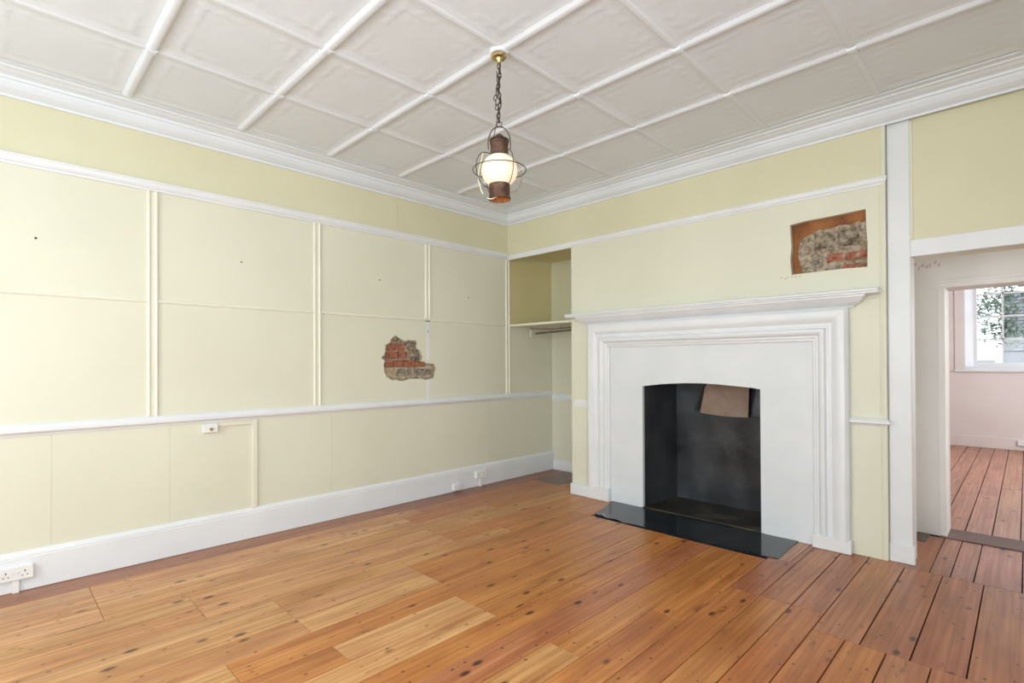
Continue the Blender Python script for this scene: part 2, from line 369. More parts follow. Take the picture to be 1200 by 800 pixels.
# header board across the alcove, its frieze, and the shelf recess ceiling
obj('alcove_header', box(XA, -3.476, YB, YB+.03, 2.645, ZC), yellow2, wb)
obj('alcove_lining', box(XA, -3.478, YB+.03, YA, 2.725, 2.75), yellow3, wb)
obj('alcove_lining', box(XA, -3.478, YA-.006, YA, 1.868, 2.73), yellow2, wb)  # thin sheet carrying the bounced-light yellow of the upper alcove back
obj('corner_bead', box(-3.495, -3.462, YB-.006, YB+.03, .0, 2.645, .004), yellow, wb)
for x in (-.735,):
    obj('corner_bead', tube([(x, YB, 1.03), (x, YB, 2.64)], .004, 8), yellow, wb)
    obj('corner_bead', tube([(x, YB, .0), (x, YB, .94)], .004, 8), yellow, wb)
obj('corner_bead', box(-.722, -.698, YB-.006, YB+T, 0, ZC, .003), yellow, wb)
def along_back(name, prof, x0, x1, m, y=YB, m0=0, m1=0, parent=wb):
    s0 = [(x0+m0*h, y-h, z) for h, z in prof]; s1 = [(x1+m1*h, y-h, z) for h, z in prof]
    return obj(name, sweep([s0, s1]), m, parent)
along_back('picture_rail', [(h*.25, 2.65+(z-2.65)*.8) for h, z in PR], XA, -3.476, white, m0=1)
along_back('picture_rail', [(h*.7, 2.65+(z-2.65)*.8) for h, z in PR], -3.476, -.712, white, m1=1)
along_back('chair_rail', [(h*.25, .90+(z-.955)*1.2) for h, z in CR], XA, -3.476, white, y=YA)
o = obj('paint_scar', box(-3.465, -3.27, YB-.0015, YB, .935, 1.005), white, wb); o['label'] = 'white patch where the rail ended at the breast'
CR2 = [(h*1.1, .94+(z-.955)*.75) for h, z in CR]
along_back('chair_rail', CR2, -.945, -.712, white, m1=1)
# plain skirting of the alcove back
obj('skirting', box(XA, -3.476, YA-.018, YA, 0, .13, .003), white, wb)
# opening with exposed masonry above the mantel
obj('scratch_coat', box(-1.40, -.74, YB+.050, YB+.09, 2.0, 2.58), rust, wb)
MP = ragged([(-1.26,2.347),(-1.18,2.39),(-1.114,2.409),(-.987,2.415),(-.865,2.422),(-.79,2.414),(-.78,2.05),(-1.149,2.05),(-1.235,2.07),(-1.261,2.158),(-1.272,2.273)], .008, 4, 2)
obj('mortar_patch', add_prism(bmesh.new(), MP, onB, -.038, -.06), bplaster, wb)
for (x0, x1, z0, z1, mm) in [(-1.16,-1.02,2.255,2.375,rubble),(-1.0,-.87,2.26,2.385,rubble),(-1.17,-1.12,2.14,2.215,greyst),(-1.07,-.965,2.155,2.212,brickm),(-.955,-.88,2.150,2.212,brickm),(-.87,-.79,2.145,2.21,brickm),(-.97,-.87,2.07,2.12,brickm),(-.86,-.78,2.065,2.115,brickm),(-1.08,-.98,2.07,2.12,rubble),(-.85,-.79,2.235,2.40,bplaster),(-1.23,-1.17,2.25,2.33,bplaster)]:
    rr = random.Random(int(x0*1000)); P = []
    for u, v in [(x0,z0),((x0+x1)/2,z0),(x1,z0),(x1,(z0+z1)/2),(x1,z1),((x0+x1)/2,z1),(x0,z1),(x0,(z0+z1)/2)]: P.append((u+rr.uniform(-.008,.008), v+rr.uniform(-.007,.007)))
    obj('brick' if mm in (brickm, greyst) else 'rubble_stone', add_prism(bmesh.new(), P, onB, -.033+rr.uniform(-.003,.003), -.06), mm, wb)
# ------------- doorway dressing
YP = YB+.031
tr = struct('trim_1', box(-.695, -.565, YP, YP+.17, 0, 3.19, .004), white)
obj('plinth_block', box(-.697, -.552, YP-.014, YP+.02, 0, .124, .004), white, tr)
tr2 = struct('trim_2', box(-.565, .45, YP, YP+.05, 2.120, 2.235, .003), white)
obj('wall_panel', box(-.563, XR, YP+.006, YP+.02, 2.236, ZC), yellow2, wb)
obj('corner_bead', box(-.565, -.548, YP-.001, YP+.02, 2.236, 3.06, .003), yellow, wb)
obj('jamb', box(.42, .55, YP, YP+.17, 0, 3.19, .004), white, tr2)

# ================================================================== FIREPLACE
fp = thing('fireplace', 'white painted fireplace with moulded mantel, black firebox and slate hearth', 'fireplace', (-2.08, YB, 0))
# bolection architrave swept round the opening, mitred
ap = [(0,-.002),(0,.012),(.012,.020),(.022,.020),(.024,.028),(.034,.034),(.044,.034),(.046,.040),(.060,.058),(.076,.066),(.090,.066),(.094,.052),(.102,.038),(.110,.036),(.114,.044),(.122,.046),(.134,.046),(.150,.058),(.172,.072),(.200,.078),(.222,.074),(.236,.062),(.245,.050),(.248,-.002)]
XI0, XI1, ZI = -3.005, -1.165, 1.552
st = [[(XI0-u, YB-h, .10) for u, h in ap], [(XI0-u, YB-h, ZI+u) for u, h in ap], [(XI1+u, YB-h, ZI+u) for u, h in ap], [(XI1+u, YB-h, .085) for u, h in ap]]
obj('architrave', sweep(st), white, fp, smooth=True, shade_angle=28)
obj('plinth', box(-3.262, -2.992, YB-.064, YB, 0, .136, .006), white, fp)
obj('plinth', box(-1.163, -.908, YB-.064, YB, 0, .102, .006), white, fp)
obj('plinth', box(-3.487, -3.262, YB-.052, YB, 0, .115, .006), white, fp)
# crown moulding and shelf
cp = [(.0,1.792),(.030,1.794),(.034,1.804),(.052,1.812),(.075,1.826),(.094,1.845),(.104,1.858),(.112,1.862),(.115,1.876),(0,1.876)]
def ret(prof, x0, x1):
    S = []
    S.append([(x0-h, YB, z) for h, z in prof]); S.append([(x0-h, YB-h, z) for h, z in prof])
    S.append([(x1+h, YB-h, z) for h, z in prof]); S.append([(x1+h, YB, z) for h, z in prof])
    return sweep(S)
obj('crown_moulding', ret([(h*.95, z) for h, z in cp], -3.255, -.918), white, fp)
obj('mantel_shelf', sweep([[(-3.49, YB-h, z) for h, z in [(0,1.876),(.112,1.876),(.120,1.882),(.120,1.890),(.130,1.896),(.130,1.908),(.122,1.914),(0,1.914)]], [(-.728, YB-h, z) for h, z in [(0,1.876),(.112,1.876),(.120,1.882),(.120,1.890),(.130,1.896),(.130,1.908),(.122,1.914),(0,1.914)]]]), white, fp)
# firebox
YF = 5.03
fb = bmesh.new()
nx, nz = 14, 16
def grid(bm, fn, nu, nv):
    V = [[bm.verts.new(fn(i/nu, j/nv)) for j in range(nv+1)] for i in range(nu+1)]
    for i in range(nu):
        for j in range(nv): bm.faces.new((V[i][j], V[i+1][j], V[i+1][j+1], V[i][j+1]))
def wob(x, y, z, a=.006): return a*(math.sin(9*x+3*z)+math.sin(13*z+5*y+1)+math.sin(21*x-17*z))/2
ZT = 1.45
grid(fb, lambda u, v: (-2.635+.055*u+wob(0,u,v*1.3)*(u>0)*(u<1), YB+.03+(YF-YB-.03)*u, ZT*v), 8, nz)
grid(fb, lambda u, v: (-1.55-.055*u, YB+.03+(YF-YB-.03)*u, ZT*v), 8, nz)
grid(fb, lambda u, v: (-2.58+.975*u, YF+wob(u*2,0,v*2,.007), ZT*v), nx, nz)
grid(fb, lambda u, v: (-2.635+1.085*u, YB+.03+(YF-YB-.03)*v, ZT), 2, 2)
obj('firebox', fb, soot, fp, smooth=True, shade_angle=40)
fl = bmesh.new(); add_box(fl, -2.66, -1.52, YB-.004, YF+.02, -.03, .010, .003)
obj('firebox_floor', fl, grate, fp)
obj('hearth_lip', tube(smoothpath([(-2.635,YB-.004,.009),(-2.3,YB-.007,.012),(-2.0,YB-.003,.011),(-1.75,YB-.006,.012),(-1.55,YB-.004,.009)]), .006, 6), grate, fp)
HP = [(-2.985,4.454),(-2.93,4.28),(-2.885,4.12),(-2.862,3.985),(-2.82,3.955),(-2.77,3.965),(-2.73,3.935),(-2.685,3.925),(-2.635,3.953),(-2.58,3.94),(-2.518,3.911),(-2.424,3.935),(-2.317,3.93),(-2.12,3.905),(-1.9,3.93),(-1.73,3.94),(-1.42,3.935),(-1.262,3.955),(-1.275,4.454)]
obj('hearth_slab', add_prism(bmesh.new(), HP, lambda x, y, z: (x, y, z), -.03, .005), slate, fp)
obj('smoke_ledge', box(-1.86, -1.60, YF-.05, YF+.02, .875, .889, .003), soot, fp)
obj('flue_arch', tube(smoothpath([(-2.16,4.90,1.28),(-2.225,4.93,1.17),(-2.275,4.955,1.07),(-2.32,4.975,.98),(-2.345,4.985,.92)]), .014, 8), soot, fp, smooth=True)
# tan board propped across the throat of the flue
bmf = bmesh.new(); n = 8; fr = []; bk = []
top = [(-2.20+.40*i/n, 4.90, 1.26) for i in range(n+1)]
bot = [(-2.30+.46*i/n, 4.97, .902-.016*i/n-.012*math.sin(math.pi*i/n)) for i in range(n+1)]
R1 = [bmf.verts.new(p) for p in top+bot[::-1]]; R2 = [bmf.verts.new((p[0], p[1]+.012, p[2])) for p in top+bot[::-1]]
bmf.faces.new(R1); bmf.faces.new(R2[::-1])
for i in range(len(R1)): bmf.faces.new((R1[i], R2[i], R2[(i+1) % len(R1)], R1[(i+1) % len(R1)]))
o = obj('flue_board', bmf, card, fp); o['label'] = 'tan board closing the flue'

# ================================================================== ALCOVE FITTINGS
tag(obj('alcove_shelf', box(XA, -3.478, YB+.02, YA, 1.842, 1.868, .002), yellow, loc=(XA,YB,1.855)), 'cream painted shelf fitted across the alcove left of the chimney breast', 'shelf')
ck = thing('clothes_rail', 'grey and brown metal clothes rail hung under the alcove shelf', 'rail', (-3.95, 4.8, 1.842))
obj('rail', tube([(-4.33,4.80,1.764),(-3.478,4.78,1.789)], .011, 8), railm, ck)
obj('side_rail', tube([(-4.413,4.80,1.829),(-4.0,4.78,1.806),(-3.478,4.76,1.806)], .005, 6), railb, ck)
obj('bracket', tube([(-4.413,4.80,1.842),(-4.413,4.80,1.822)], .007, 6), railb, ck)
obj('bracket', tube([(-3.93,4.80,1.842),(-3.93,4.80,1.812),(-3.478,4.80,1.822)], .004, 6), railb, ck)
obj('end_tag', box(-4.425, -4.405, 4.795, 4.803, 1.725, 1.815, .002), cplastic, ck)

# ================================================================== ELECTRICAL FITTINGS
def socket(name, label, y0, y1, z0, z1, depth, double=True, drop=None, x=XA+.028, group=None, detail=True):
    t = thing(name, label, 'socket', (x, (y0+y1)/2, z0), group)
    obj('back_box', box(x, x+depth*.75, y0+.002, y1-.002, z0+.002, z1-.002, .002), plastic, t)
    fpl = obj('face_plate', box(x+depth*.75, x+depth, y0, y1, z0, z1, .003), plastic, t)
    zc = (z0+z1)/2; xx = x+depth
    if detail:
        for c in ([y0+(y1-y0)*.24, y0+(y1-y0)*.76] if double else [(y0+y1)/2]):
            obj('pin_hole', box(xx-.001, xx+.0006, c-.003, c+.003, zc+.006, zc+.016), hole, fpl)
            for d in (-.011, .011): obj('pin_hole', box(xx-.001, xx+.0006, c+d-.0035, c+d+.0035, zc-.016, zc-.011), hole, fpl)
        if double:
            for d in (-.012, .012): obj('rocker_switch', box(xx-.001, xx+.003, (y0+y1)/2+d-.005, (y0+y1)/2+d+.005, zc-.002, zc+.017, .001), plastic, fpl)
    if drop:
        obj('conduit', box(x, x+.016, drop[0], drop[1], 0, z0, .002), plastic, t)
    return t
socket('wall_socket', 'white double socket on the baseboard at the left edge of the photo', .048, .212, .080, .163, .028, drop=(.115,.148))
socket('wall_socket', 'small single white socket low on the baseboard, left of a double one', 3.56, 3.645, .022, .092, .035, double=False, detail=False)
socket('wall_socket', 'white double socket on the baseboard nearest the alcove', 3.885, 4.04, .10, .178, .035, drop=(3.95,3.985))
sw = thing('cable_outlet', 'cream outlet box under the chair rail with its cable trunking down to the baseboard', 'outlet', (XA, 1.21, .91))
obj('box', box(XA, XA+.034, 1.160, 1.262, .878, .945, .004), plastic, sw)
obj('knob', tube([(XA+.032,1.215,.905),(XA+.041,1.215,.905)], .013, 10), brass, sw)
obj('trunking', box(XA, XA+.016, 1.262, 1.520, .918, .944, .002), cplastic, sw)
obj('trunking', box(XA, XA+.018, 1.520, 1.556, .242, .950, .002), cplastic, sw)

# ================================================================== CEILING
bm = box(XA-.2, XR+.2, YR-.2, YA+.3, ZC+.02, ZC+.12)
ce = struct('ceiling', bm, tilem)
P0 = .708; rx = [-4.238+P0*i for i in range(0, 8)]; ry = [-.045-2*P0, -.045-P0, -.045]+[-.045+P0*i for i in range(1, 7)]
rx = [x for x in rx if x < XR-.1]; 
def tile_mesh(sx, sy, name):
    bm = bmesh.new(); nn = 44
    def prof(u, v):
        a = min(u, sx-u); b = min(v, sy-v)        # distance to the edges
        h = 0
        d = min(a, b)
        if d < .055: h += .006*(1-max(0, (d-.035)/.02)) if d > .035 else .006
        # broken inner frame line near the corners
        c = max(a, b)
        for t, w_, hh in ((.115, .011, .006),):
            if abs(d-t) < w_ and (c < .30): h += hh*.65*(1-abs(d-t)/w_)
        # corner scrollwork
        r = math.hypot(a-.10, b-.10); th = math.atan2(b-.10, a-.10)
        if r < .17: h += 0.0035*max(0, math.sin(46*r+2*math.cos(4*th)*2.2))*(1-r/.17)**.5
        # little sprigs along the border
        if .055 < d < .10: h += .0018*max(0, math.sin(c*70)*math.sin((d-.055)*70))
        return h
    fxy = lambda u, v: bm.verts.new((u-sx/2, v-sy/2, -prof(u, v)))
    V = [[fxy(sx*i/nn, sy*j/nn) for j in range(nn+1)] for i in range(nn+1)]
    for i in range(nn):
        for j in range(nn): bm.faces.new((V[i][j], V[i][j+1], V[i+1][j+1], V[i+1][j]))
    # skirt up to the ceiling slab
    ring = [V[i][0] for i in range(nn)]+[V[nn][j] for j in range(nn)]+[V[i][nn] for i in range(nn, 0, -1)]+[V[0][j] for j in range(nn, 0, -1)]
    up = [bm.verts.new((v.co.x, v.co.y, .02)) for v in ring]
    for i in range(len(ring)): bm.faces.new((ring[i], ring[(i+1) % len(ring)], up[(i+1) % len(ring)], up[i]))
    me = bpy.data.meshes.new(name); bm.to_mesh(me); bm.free(); me.materials.append(tilem)
    for p in me.polygons: p.use_smooth = True
    return me
tm = tile_mesh(P0, P0, 'ceiling_tile')
for x in rx[:-1]:
    for y in ry[:-1]:
        o = bpy.data.objects.new('ceiling_tile', tm); col.objects.link(o); o.parent = ce; o.location = (x+P0/2, y+P0/2, ZC)
# margins between the outermost ribs and the walls
me_x0, me_x1, me_y0, me_y1 = rx[0], rx[-1], ry[0], ry[-1]
for (a, b, c, d) in [(XA, me_x0, YR, YB), (me_x1, XR, YR, YB), (me_x0, me_x1, me_y1, YB)]:
    obj('ceiling_margin', box(a, b, c, d, ZC-.004, ZC+.02), tilem, ce)
RP = [(-.036,0),(-.034,.007),(-.026,.010),(-.020,.017),(-.010,.021),(.010,.021),(.020,.017),(.026,.010),(.034,.007),(.036,0)]
for y in ry[1:-1]:
    a = rx[0]
    st = [[(x, y+u, ZC-h) for u, h in RP] for x in (rx[0], XR)]
    obj('ceiling_rib', sweep(st), tilem, ce, smooth=True, shade_angle=35)
for x in rx[1:]:
    st = [[(x+u*.9, y, ZC-h*.6) for u, h in RP] for y in (YR, ry[-1])]
    obj('ceiling_rib', sweep(st), tilem, ce, smooth=True, shade_angle=35)
boss = None
for x in rx[1:]:
    for y in ry[1:-1]:
        if boss is None:
            bb = lathe([(0,-.027),(.018,-.026),(.030,-.024),(.036,-.019),(.036,0)], (0,0,0), 4)
            bo = obj('rib_boss', bb, tilem, ce); bo.location = (x, y, ZC); bo.rotation_euler.z = math.pi/4; boss = bo
        else:
            o = boss.copy(); col.objects.link(o); o.location = (x, y, ZC)
# cornice
CP = [(0,3.060),(.014,3.060),(.016,3.074),(.028,3.080),(.040,3.086),(.060,3.100),(.078,3.122),(.088,3.140),(.100,3.143),(.104,3.156),(.118,3.162),(.138,3.166),(.160,3.176),(.182,3.180),(.188,3.188),(.235,3.190),(.235,3.215),(0,3.215)]
tr3 = struct('trim_3', sweep([[(XA+h, YR, z) for h, z in CP], [(XA+h, YB-h, z) for h, z in CP], [(XR, YB-h, z) for h, z in CP]]), tilem)

# ================================================================== REAR AND RIGHT WALLS (behind the camera) with the rear windows and one added on the right for even light
fn_rear = lambda x, z, h: (x, YR-h, z)
wr = struct('wall_rear', plate(rect(XA-.2, XR+.2, 0, ZC), [rect(-3.5,-2.3,.75,2.7), rect(-1.15,.05,.75,2.7)], fn_rear, 0, .2), yellow)
fn_right = lambda y, z, h: (XR+h, y, z)
struct('wall_right', plate(rect(YR-.2, YB+.05, 0, ZC), [rect(-.55,1.15,.75,2.7)], fn_right, 0, .2), yellow)
wn = struct('window_5', plate(rect(-.55,1.15,.75,2.7), [rect(-.49,1.09,.83,1.70), rect(-.49,1.09,1.75,2.64)], fn_right, .10, .15), white)  # unseen window added to hold the right-hand fill light
obj('glazing_bar', box(XR+.11, XR+.14, .288, .312, .83, 2.64), white, wn)
obj('pane', box(XR+.124, XR+.128, -.49, 1.09, .83, 2.64), glass, wn)
for k, (a, b) in enumerate([(-3.5,-2.3), (-1.15,.05)]):
    wn = struct('window_%d' % (k+2), plate(rect(a,b,.75,2.7), [rect(a+.06,b-.06,.83,1.70), rect(a+.06,b-.06,1.75,2.64)], fn_rear, .10, .15), white)
    obj('glazing_bar', box((a+b)/2-.012, (a+b)/2+.012, YR-.14, YR-.11, .83, 2.64), white, wn)
    obj('pane', box(a+.06, b-.06, YR-.128, YR-.124, .83, 2.64), glass, wn)

# ================================================================== PASSAGE AND FAR ROOM
YD0, YD1, YW = 5.38, 5.66, 11.35
fn_door = lambda x, z, h: (x, YD0+h, z)
wd = struct('wall_passage', plate([(-1.9,0),(-.46,0),(-.46,1.985),(.45,1.985),(.45,0),(2.3,0),(2.3,3.1),(-1.9,3.1)], [], fn_door, 0, YD1-YD0), hallw)
struct('wall_passage_left', box(-.765, -.718, YP+.10, YD0, 0, 2.6), hallw)
struct('wall_passage_right', plate(rect(YP+.17, YD0, 0, 2.6), [rect(YP+.20, YD0-.06, .9, 2.3)], lambda y, z, h: (2.15+h, y, z), 0, .1), hallw)
wn6 = struct('window_6', plate(rect(YP+.20, YD0-.06, .9, 2.3), [rect(YP+.25, YD0-.11, .95, 2.25)], lambda y, z, h: (2.15+h, y, z), .04, .08), white)  # unseen window added around the passage fill light
struct('ceiling_passage', box(-.80, 2.3, YP+.17, YD0, 2.50, 2.6), hallw)
tr4 = struct('trim_4', sweep([[(x, YD0-h, z) for h, z in [(0,1.985),(.012,1.985),(.012,2.02),(.022,2.028),(.022,2.042),(0,2.046)]] for x in (-.49, .5)]), hallw)
obj('casing', box(-.505, -.46, YD0-.010, YD0, 0, 1.985, .003), hallw, tr4)
wf = struct('wall_far', plate(rect(-1.9, 2.3, 0, 3.1), [rect(-.72,.50,1.257,2.95)], lambda x, z, h: (x, YW+h, z), 0, .25), pinkw)
struct('wall_far_left', box(-1.9, -1.75, YD1, YW, 0, 3.1), pinkw)
wfr = struct('wall_far_right', plate(rect(YD1, YW, 0, 3.1), [rect(7.85,9.35,1.0,2.8)], lambda y, z, h: (2.15+h, y, z), 0, .2), pinkw)
struct('ceiling_far', box(-1.9, 2.4, YD1, YW+.25, 3.05, 3.15), hallw)
bf = struct('baseboard_far', box(-1.75, 2.15, YW-.02, YW, 0, .178, .004), pinkw)
wn4 = struct('window_4', plate(rect(7.85,9.35,1.0,2.8), [rect(7.92,9.28,1.07,2.73)], lambda y, z, h: (2.15+h, y, z), .10, .14), white)  # unseen side window added to frame the far-room fill
# window seen through the doors
w1 = struct('window_1', plate(rect(-.62,.42,1.31,2.93), [rect(-.58,.365,1.372,2.105), rect(-.58,.365,2.135,2.87)], lambda x, z, h: (x, YW+.17+h, z), 0, .04), white)
for x in (-.268, .045): obj('glazing_bar', box(x-.012, x+.012, YW+.175, YW+.20, 1.372, 2.87), white, w1)
for z in (1.745, 2.49): obj('glazing_bar', box(-.58, .365, YW+.175, YW+.20, z-.012, z+.012), white, w1)
xs = [-.58,-.280,-.256,.033,.057,.365]; zs = [1.372,1.733,1.757,2.105,2.135,2.478,2.502,2.87]
for i in range(0, 6, 2):
    for j in range(0, 8, 2): obj('pane', box(xs[i], xs[i+1], YW+.186, YW+.189, zs[j], zs[j+1]), glass, w1)
for s, (xa, xb) in ((0, (-.72,-.62)), (1, (.50,.42))):
    obj('reveal', add_prism(bmesh.new(), [(xa,YW-.001),(xb,YW+.17),(xb+(-.02 if s == 0 else .02),YW+.2),(xa-(.02 if s == 0 else -.02),YW+.03)], lambda x, y, z: (x, y, z), 1.255, 2.95), white, w1)
obj('window_sill', box(-.86, .64, YW-.045, YW+.18, 1.222, 1.257, .005), white, w1)
obj('window_board', box(-.72, .50, YW, YW+.18, 1.257, 1.31), white, w1)
obj('architrave', box(-.85, -.722, YW-.02, YW, 1.257, 3.0, .004), pinkw, w1)
obj('architrave', box(.502, .63, YW-.02, YW, 1.257, 3.0, .004), pinkw, w1)
t = thing('wall_socket', 'white socket low on the far room wall under the window', 'socket', (-.02, YW-.02, .08))
obj('face_plate', box(-.11, .04, YW-.05, YW-.02, .075, .155, .003), plastic, t)
tag(obj('floor_patch', box(-.715, -.565, 5.12, 5.375, -.01, .004, .001), darkpatch, loc=(-.64,5.25,0)), 'dark brown floor patch in the corner of the passage behind the white post', 'floor patch')
pinkf = mat('pink_undercoat', (.64,.47,.43), .7)
fr_ = random.Random(8)
for i in range(7):
    cx = -.64+.022*i+fr_.uniform(-.006,.006) if i < 5 else -.515+.02*(i-5); cz = 2.17+fr_.uniform(-.02,.03)
    P = [(cx+.010*(1+fr_.uniform(-.4,.6))*math.cos(k*1.05), cz+.013*(1+fr_.uniform(-.5,.8))*math.sin(k*1.05)) for k in range(6)]
    obj('paint_flake', add_prism(bmesh.new(), P, fn_door, -.001, 0), pinkf, wd)
for i in range(6):
    cx = -1.385+.026*i+fr_.uniform(-.006,.006); cz = 2.062+fr_.uniform(-.008,.010)
    P = [(cx+.008*(1+fr_.uniform(-.4,.8))*math.cos(k*1.05), cz+.006*(1+fr_.uniform(-.5,.8))*math.sin(k*1.05)) for k in range(6)]
    obj('paint_flake', add_prism(bmesh.new(), P, onB, .0025, 0), pinkf, wb)
struct('trim_5', box(-.50, .5, 5.335, 5.645, -.01, .008, .003), darkwood)

# ================================================================== FLOOR
fl = struct('floor', box(XA-.2, 2.4, YR-.2, YW+.2, -.10, -.022), subfloor)
TAN, TAN2, ORG, ORG2, RED, RED2, PINK = (.61,.335,.145), (.58,.30,.12), (.53,.225,.062), (.51,.205,.050), (.46,.19,.082), (.42,.165,.072), (.50,.26,.18)
prnd = random.Random(11)
def plank(x0, x1, y0, y1, tone, gap=.001):
    bm = bmesh.new(); q = gap*.6+prnd.uniform(.0005,.0014)
    w_ = prnd.uniform(-.0008,.0008)
    add_box(bm, x0+q, x1-q, y0+.001, y1-.001, -.022, w_)
    bmesh.ops.bevel(bm, geom=[e for e in bm.edges if all(v.co.z > -.01 for v in e.verts)], offset=.0012, segments=1, affect='EDGES')
    o = obj('floor_plank', bm, wood, fl)
    k = prnd.uniform(.93, 1.06); o.color = (tone[0]*k, tone[1]*k*prnd.uniform(.95,1.05), tone[2]*k*prnd.uniform(.92,1.08), 1)
    return o
def run(x0, x1, joints, tones, gap=.001):
    for i, (a, b) in enumerate(zip(joints, joints[1:])): plank(x0, x1, a, b, tones[min(i, len(tones)-1)], gap)
Y0 = YR-.1; S4 = 4.49
run(XA, -4.22, [Y0, 2.67, YA], [(.36,.15,.07), (.33,.14,.07)], .003)
run(-4.22, -4.01, [Y0, .46, 2.9, 4.62, YA], [TAN, TAN2, ORG2, (.22,.12,.085)])
run(-4.01, -3.81, [Y0, .46, 2.66, 4.62, YA], [TAN2, TAN, ORG, (.20,.11,.08)])
run(-3.81, -3.61, [Y0, .46, 3.48, 4.75, YA], [TAN, TAN2, ORG, (.21,.12,.085)])
run(-3.61, -3.42, [Y0, .86, 2.61, 4.7, YA], [TAN, TAN, TAN2, (.24,.13,.09)])
run(-3.42, -3.22, [Y0, .86, 2.61, S4], [TAN, TAN, ORG])
run(-3.22, -3.05, [Y0, 1.2, 3.1, S4], [TAN, TAN2, ORG])
run(-3.05, -2.86, [Y0, 1.2, 2.05, 3.9, S4], [TAN, TAN, ORG2, ORG])
run(-2.86, -2.665, [Y0, 1.2, 2.05, 2.51, 3.9], [TAN2, TAN, ORG, ORG])
run(-2.665, -2.46, [Y0, .79, 3.9], [TAN, ORG])
run(-2.46, -2.275, [Y0, 1.21, 1.99, 3.9], [ORG, TAN, ORG])
run(-2.275, -2.10, [Y0, 1.99, 3.9], [TAN, ORG])
run(-2.10, -1.91, [Y0, 3.9], [ORG])
run(-1.91, -1.715, [Y0, 1.3, 3.9], [TAN2, RED])
run(-1.715, -1.52, [Y0, 1.99, 3.9], [TAN2, ORG])
run(-1.52, -1.33, [Y0, 2.66, 3.9], [ORG, ORG2])
run(-1.33, -1.15, [Y0, 2.37, 3.27, 3.95], [ORG, ORG, RED])
plank(-1.272, -1.185, 3.95, 4.46, (.50,.27,.16)); plank(-1.185, -1.15, 3.95, 4.46, RED)
run(-1.15, -.975, [Y0, 3.27, S4], [ORG, RED], .003)
run(-.975, -.81, [Y0, 3.27, S4], [ORG2, RED], .003)
for a, b in [(-.81,-.60),(-.60,-.40),(-.40,-.20),(-.20,.0),(.0,.2),(.2,.41),(.41,.61),(.61,.81),(.81,1.0)]:
    plank(a, b, 3.04, 4.39 if a > -.79 and b > -.65 else S4, RED if prnd.random() < .7 else RED2, .0032)
for a, b in [(-.81,-.66),(-.66,-.49),(-.49,-.32),(-.32,-.12),(-.12,.08),(.08,.28),(.28,.48),(.48,.68),(.68,.86),(.86,1.0)]:
    plank(a, b, Y0, 3.04, RED if a > -.5 else ORG2, .003)
for a, b in [(-.80,-.47),(-.47,-.365),(-.365,-.25),(-.25,-.03),(-.03,.12),(.12,.33),(.33,.53),(.53,.73),(.73,.93),(.93,1.13),(1.13,1.33),(1.33,1.53),(1.53,1.73),(1.73,1.93),(1.93,2.15)]:
    plank(a, b, 4.39, 5.335, (.36,.15,.07) if a < -.5 else (.42,.20,.14), .0035)
fx = -1.84
while fx < 2.2:
    j = prnd.uniform(6.8, 9.6); run(fx, fx+.163, [5.50, j, 10.9+prnd.uniform(-.03,.03), YW], [PINK, PINK, (.44,.22,.13)], .0042); fx += .1632

# ================================================================== PENDANT LANTERN
LX, LY = -2.141, 2.07
la = thing('pendant_lantern', 'rusty copper ship lantern with a lit white globe hanging from the ceiling on a chain', 'pendant lamp', (LX, LY, ZC-.03))
c0 = (LX, LY, 0)
dR = Vector((.7110, .7031, 0)); dF = Vector((-.7031, .7110, 0))
def LP(r, f, z): return Vector((LX, LY, 0))+dR*r+dF*f+Vector((0,0,z))
obj('ceiling_rose', lathe([(0,3.172),(.035,3.172),(.044,3.166),(.046,3.158),(.040,3.150),(.020,3.146),(.014,3.136),(.010,3.120),(0,3.118)], c0, 24), brass, la, smooth=True, shade_angle=40)
obj('ceiling_block', lathe([(0,3.205),(.052,3.205),(.052,3.178),(.046,3.172),(0,3.172)], c0, 24), tilem, la, smooth=True, shade_angle=40)
def ring_link(bm, c, w_, h_, ax, r=.0031, seg=14, tilt=0):
    """oval link: ax = horizontal direction of its plane"""
    pts = []
    for k in range(seg):
        a = 2*math.pi*k/seg; pts.append(c+ax*(w_*math.cos(a)+tilt*math.sin(a)*h_)+Vector((0,0,1))*(h_*math.sin(a)))
    tube(pts, r, 5, True, bm)
ch = bmesh.new(); z = 3.105; k = 0
while z > 2.785:
    ax = (dR if k % 2 == 0 else dF); ax = (ax*math.cos(.35)+ax.cross(Vector((0,0,1)))*math.sin(.35)).normalized()
    ring_link(ch, LP(.004*math.sin(k*1.1), 0, z), .0095, .0185, ax); z -= .0285; k += 1
obj('chain', ch, iron, la, smooth=True)
ch = bmesh.new(); z = 3.06; k = 0
while z > 2.84:
    ax = (dF if k % 2 == 0 else dR); ring_link(ch, LP(-.012+.010*math.sin(k*.9), .006, z), .0085, .0175, ax, r=.0027, tilt=.2); z -= .027; k += 1
obj('chain', ch, iron, la, smooth=True)
obj('cable', tube(smoothpath([LP(0,0,3.12), LP(.010,.006,3.05), LP(-.012,.004,2.98), LP(.012,.0,2.90), LP(-.008,.006,2.82), LP(-.03,.03,2.72), LP(-.04,.03,2.66)]), .0022, 6), iron, la, smooth=True)
bm = bmesh.new(); ring_link(bm, LP(0,0,2.771), .015, .015, dR, r=.0026)
obj('hanging_ring', bm, iron, la, smooth=True)
obj('bail', tube(smoothpath([LP(-.062,0,2.625), LP(-.064,0,2.66), LP(-.058,0,2.70), LP(-.040,0,2.735), LP(-.014,0,2.754), LP(.014,0,2.754), LP(.040,0,2.735), LP(.058,0,2.70), LP(.064,0,2.66), LP(.062,0,2.625)]), .0032, 6), iron, la, smooth=True)
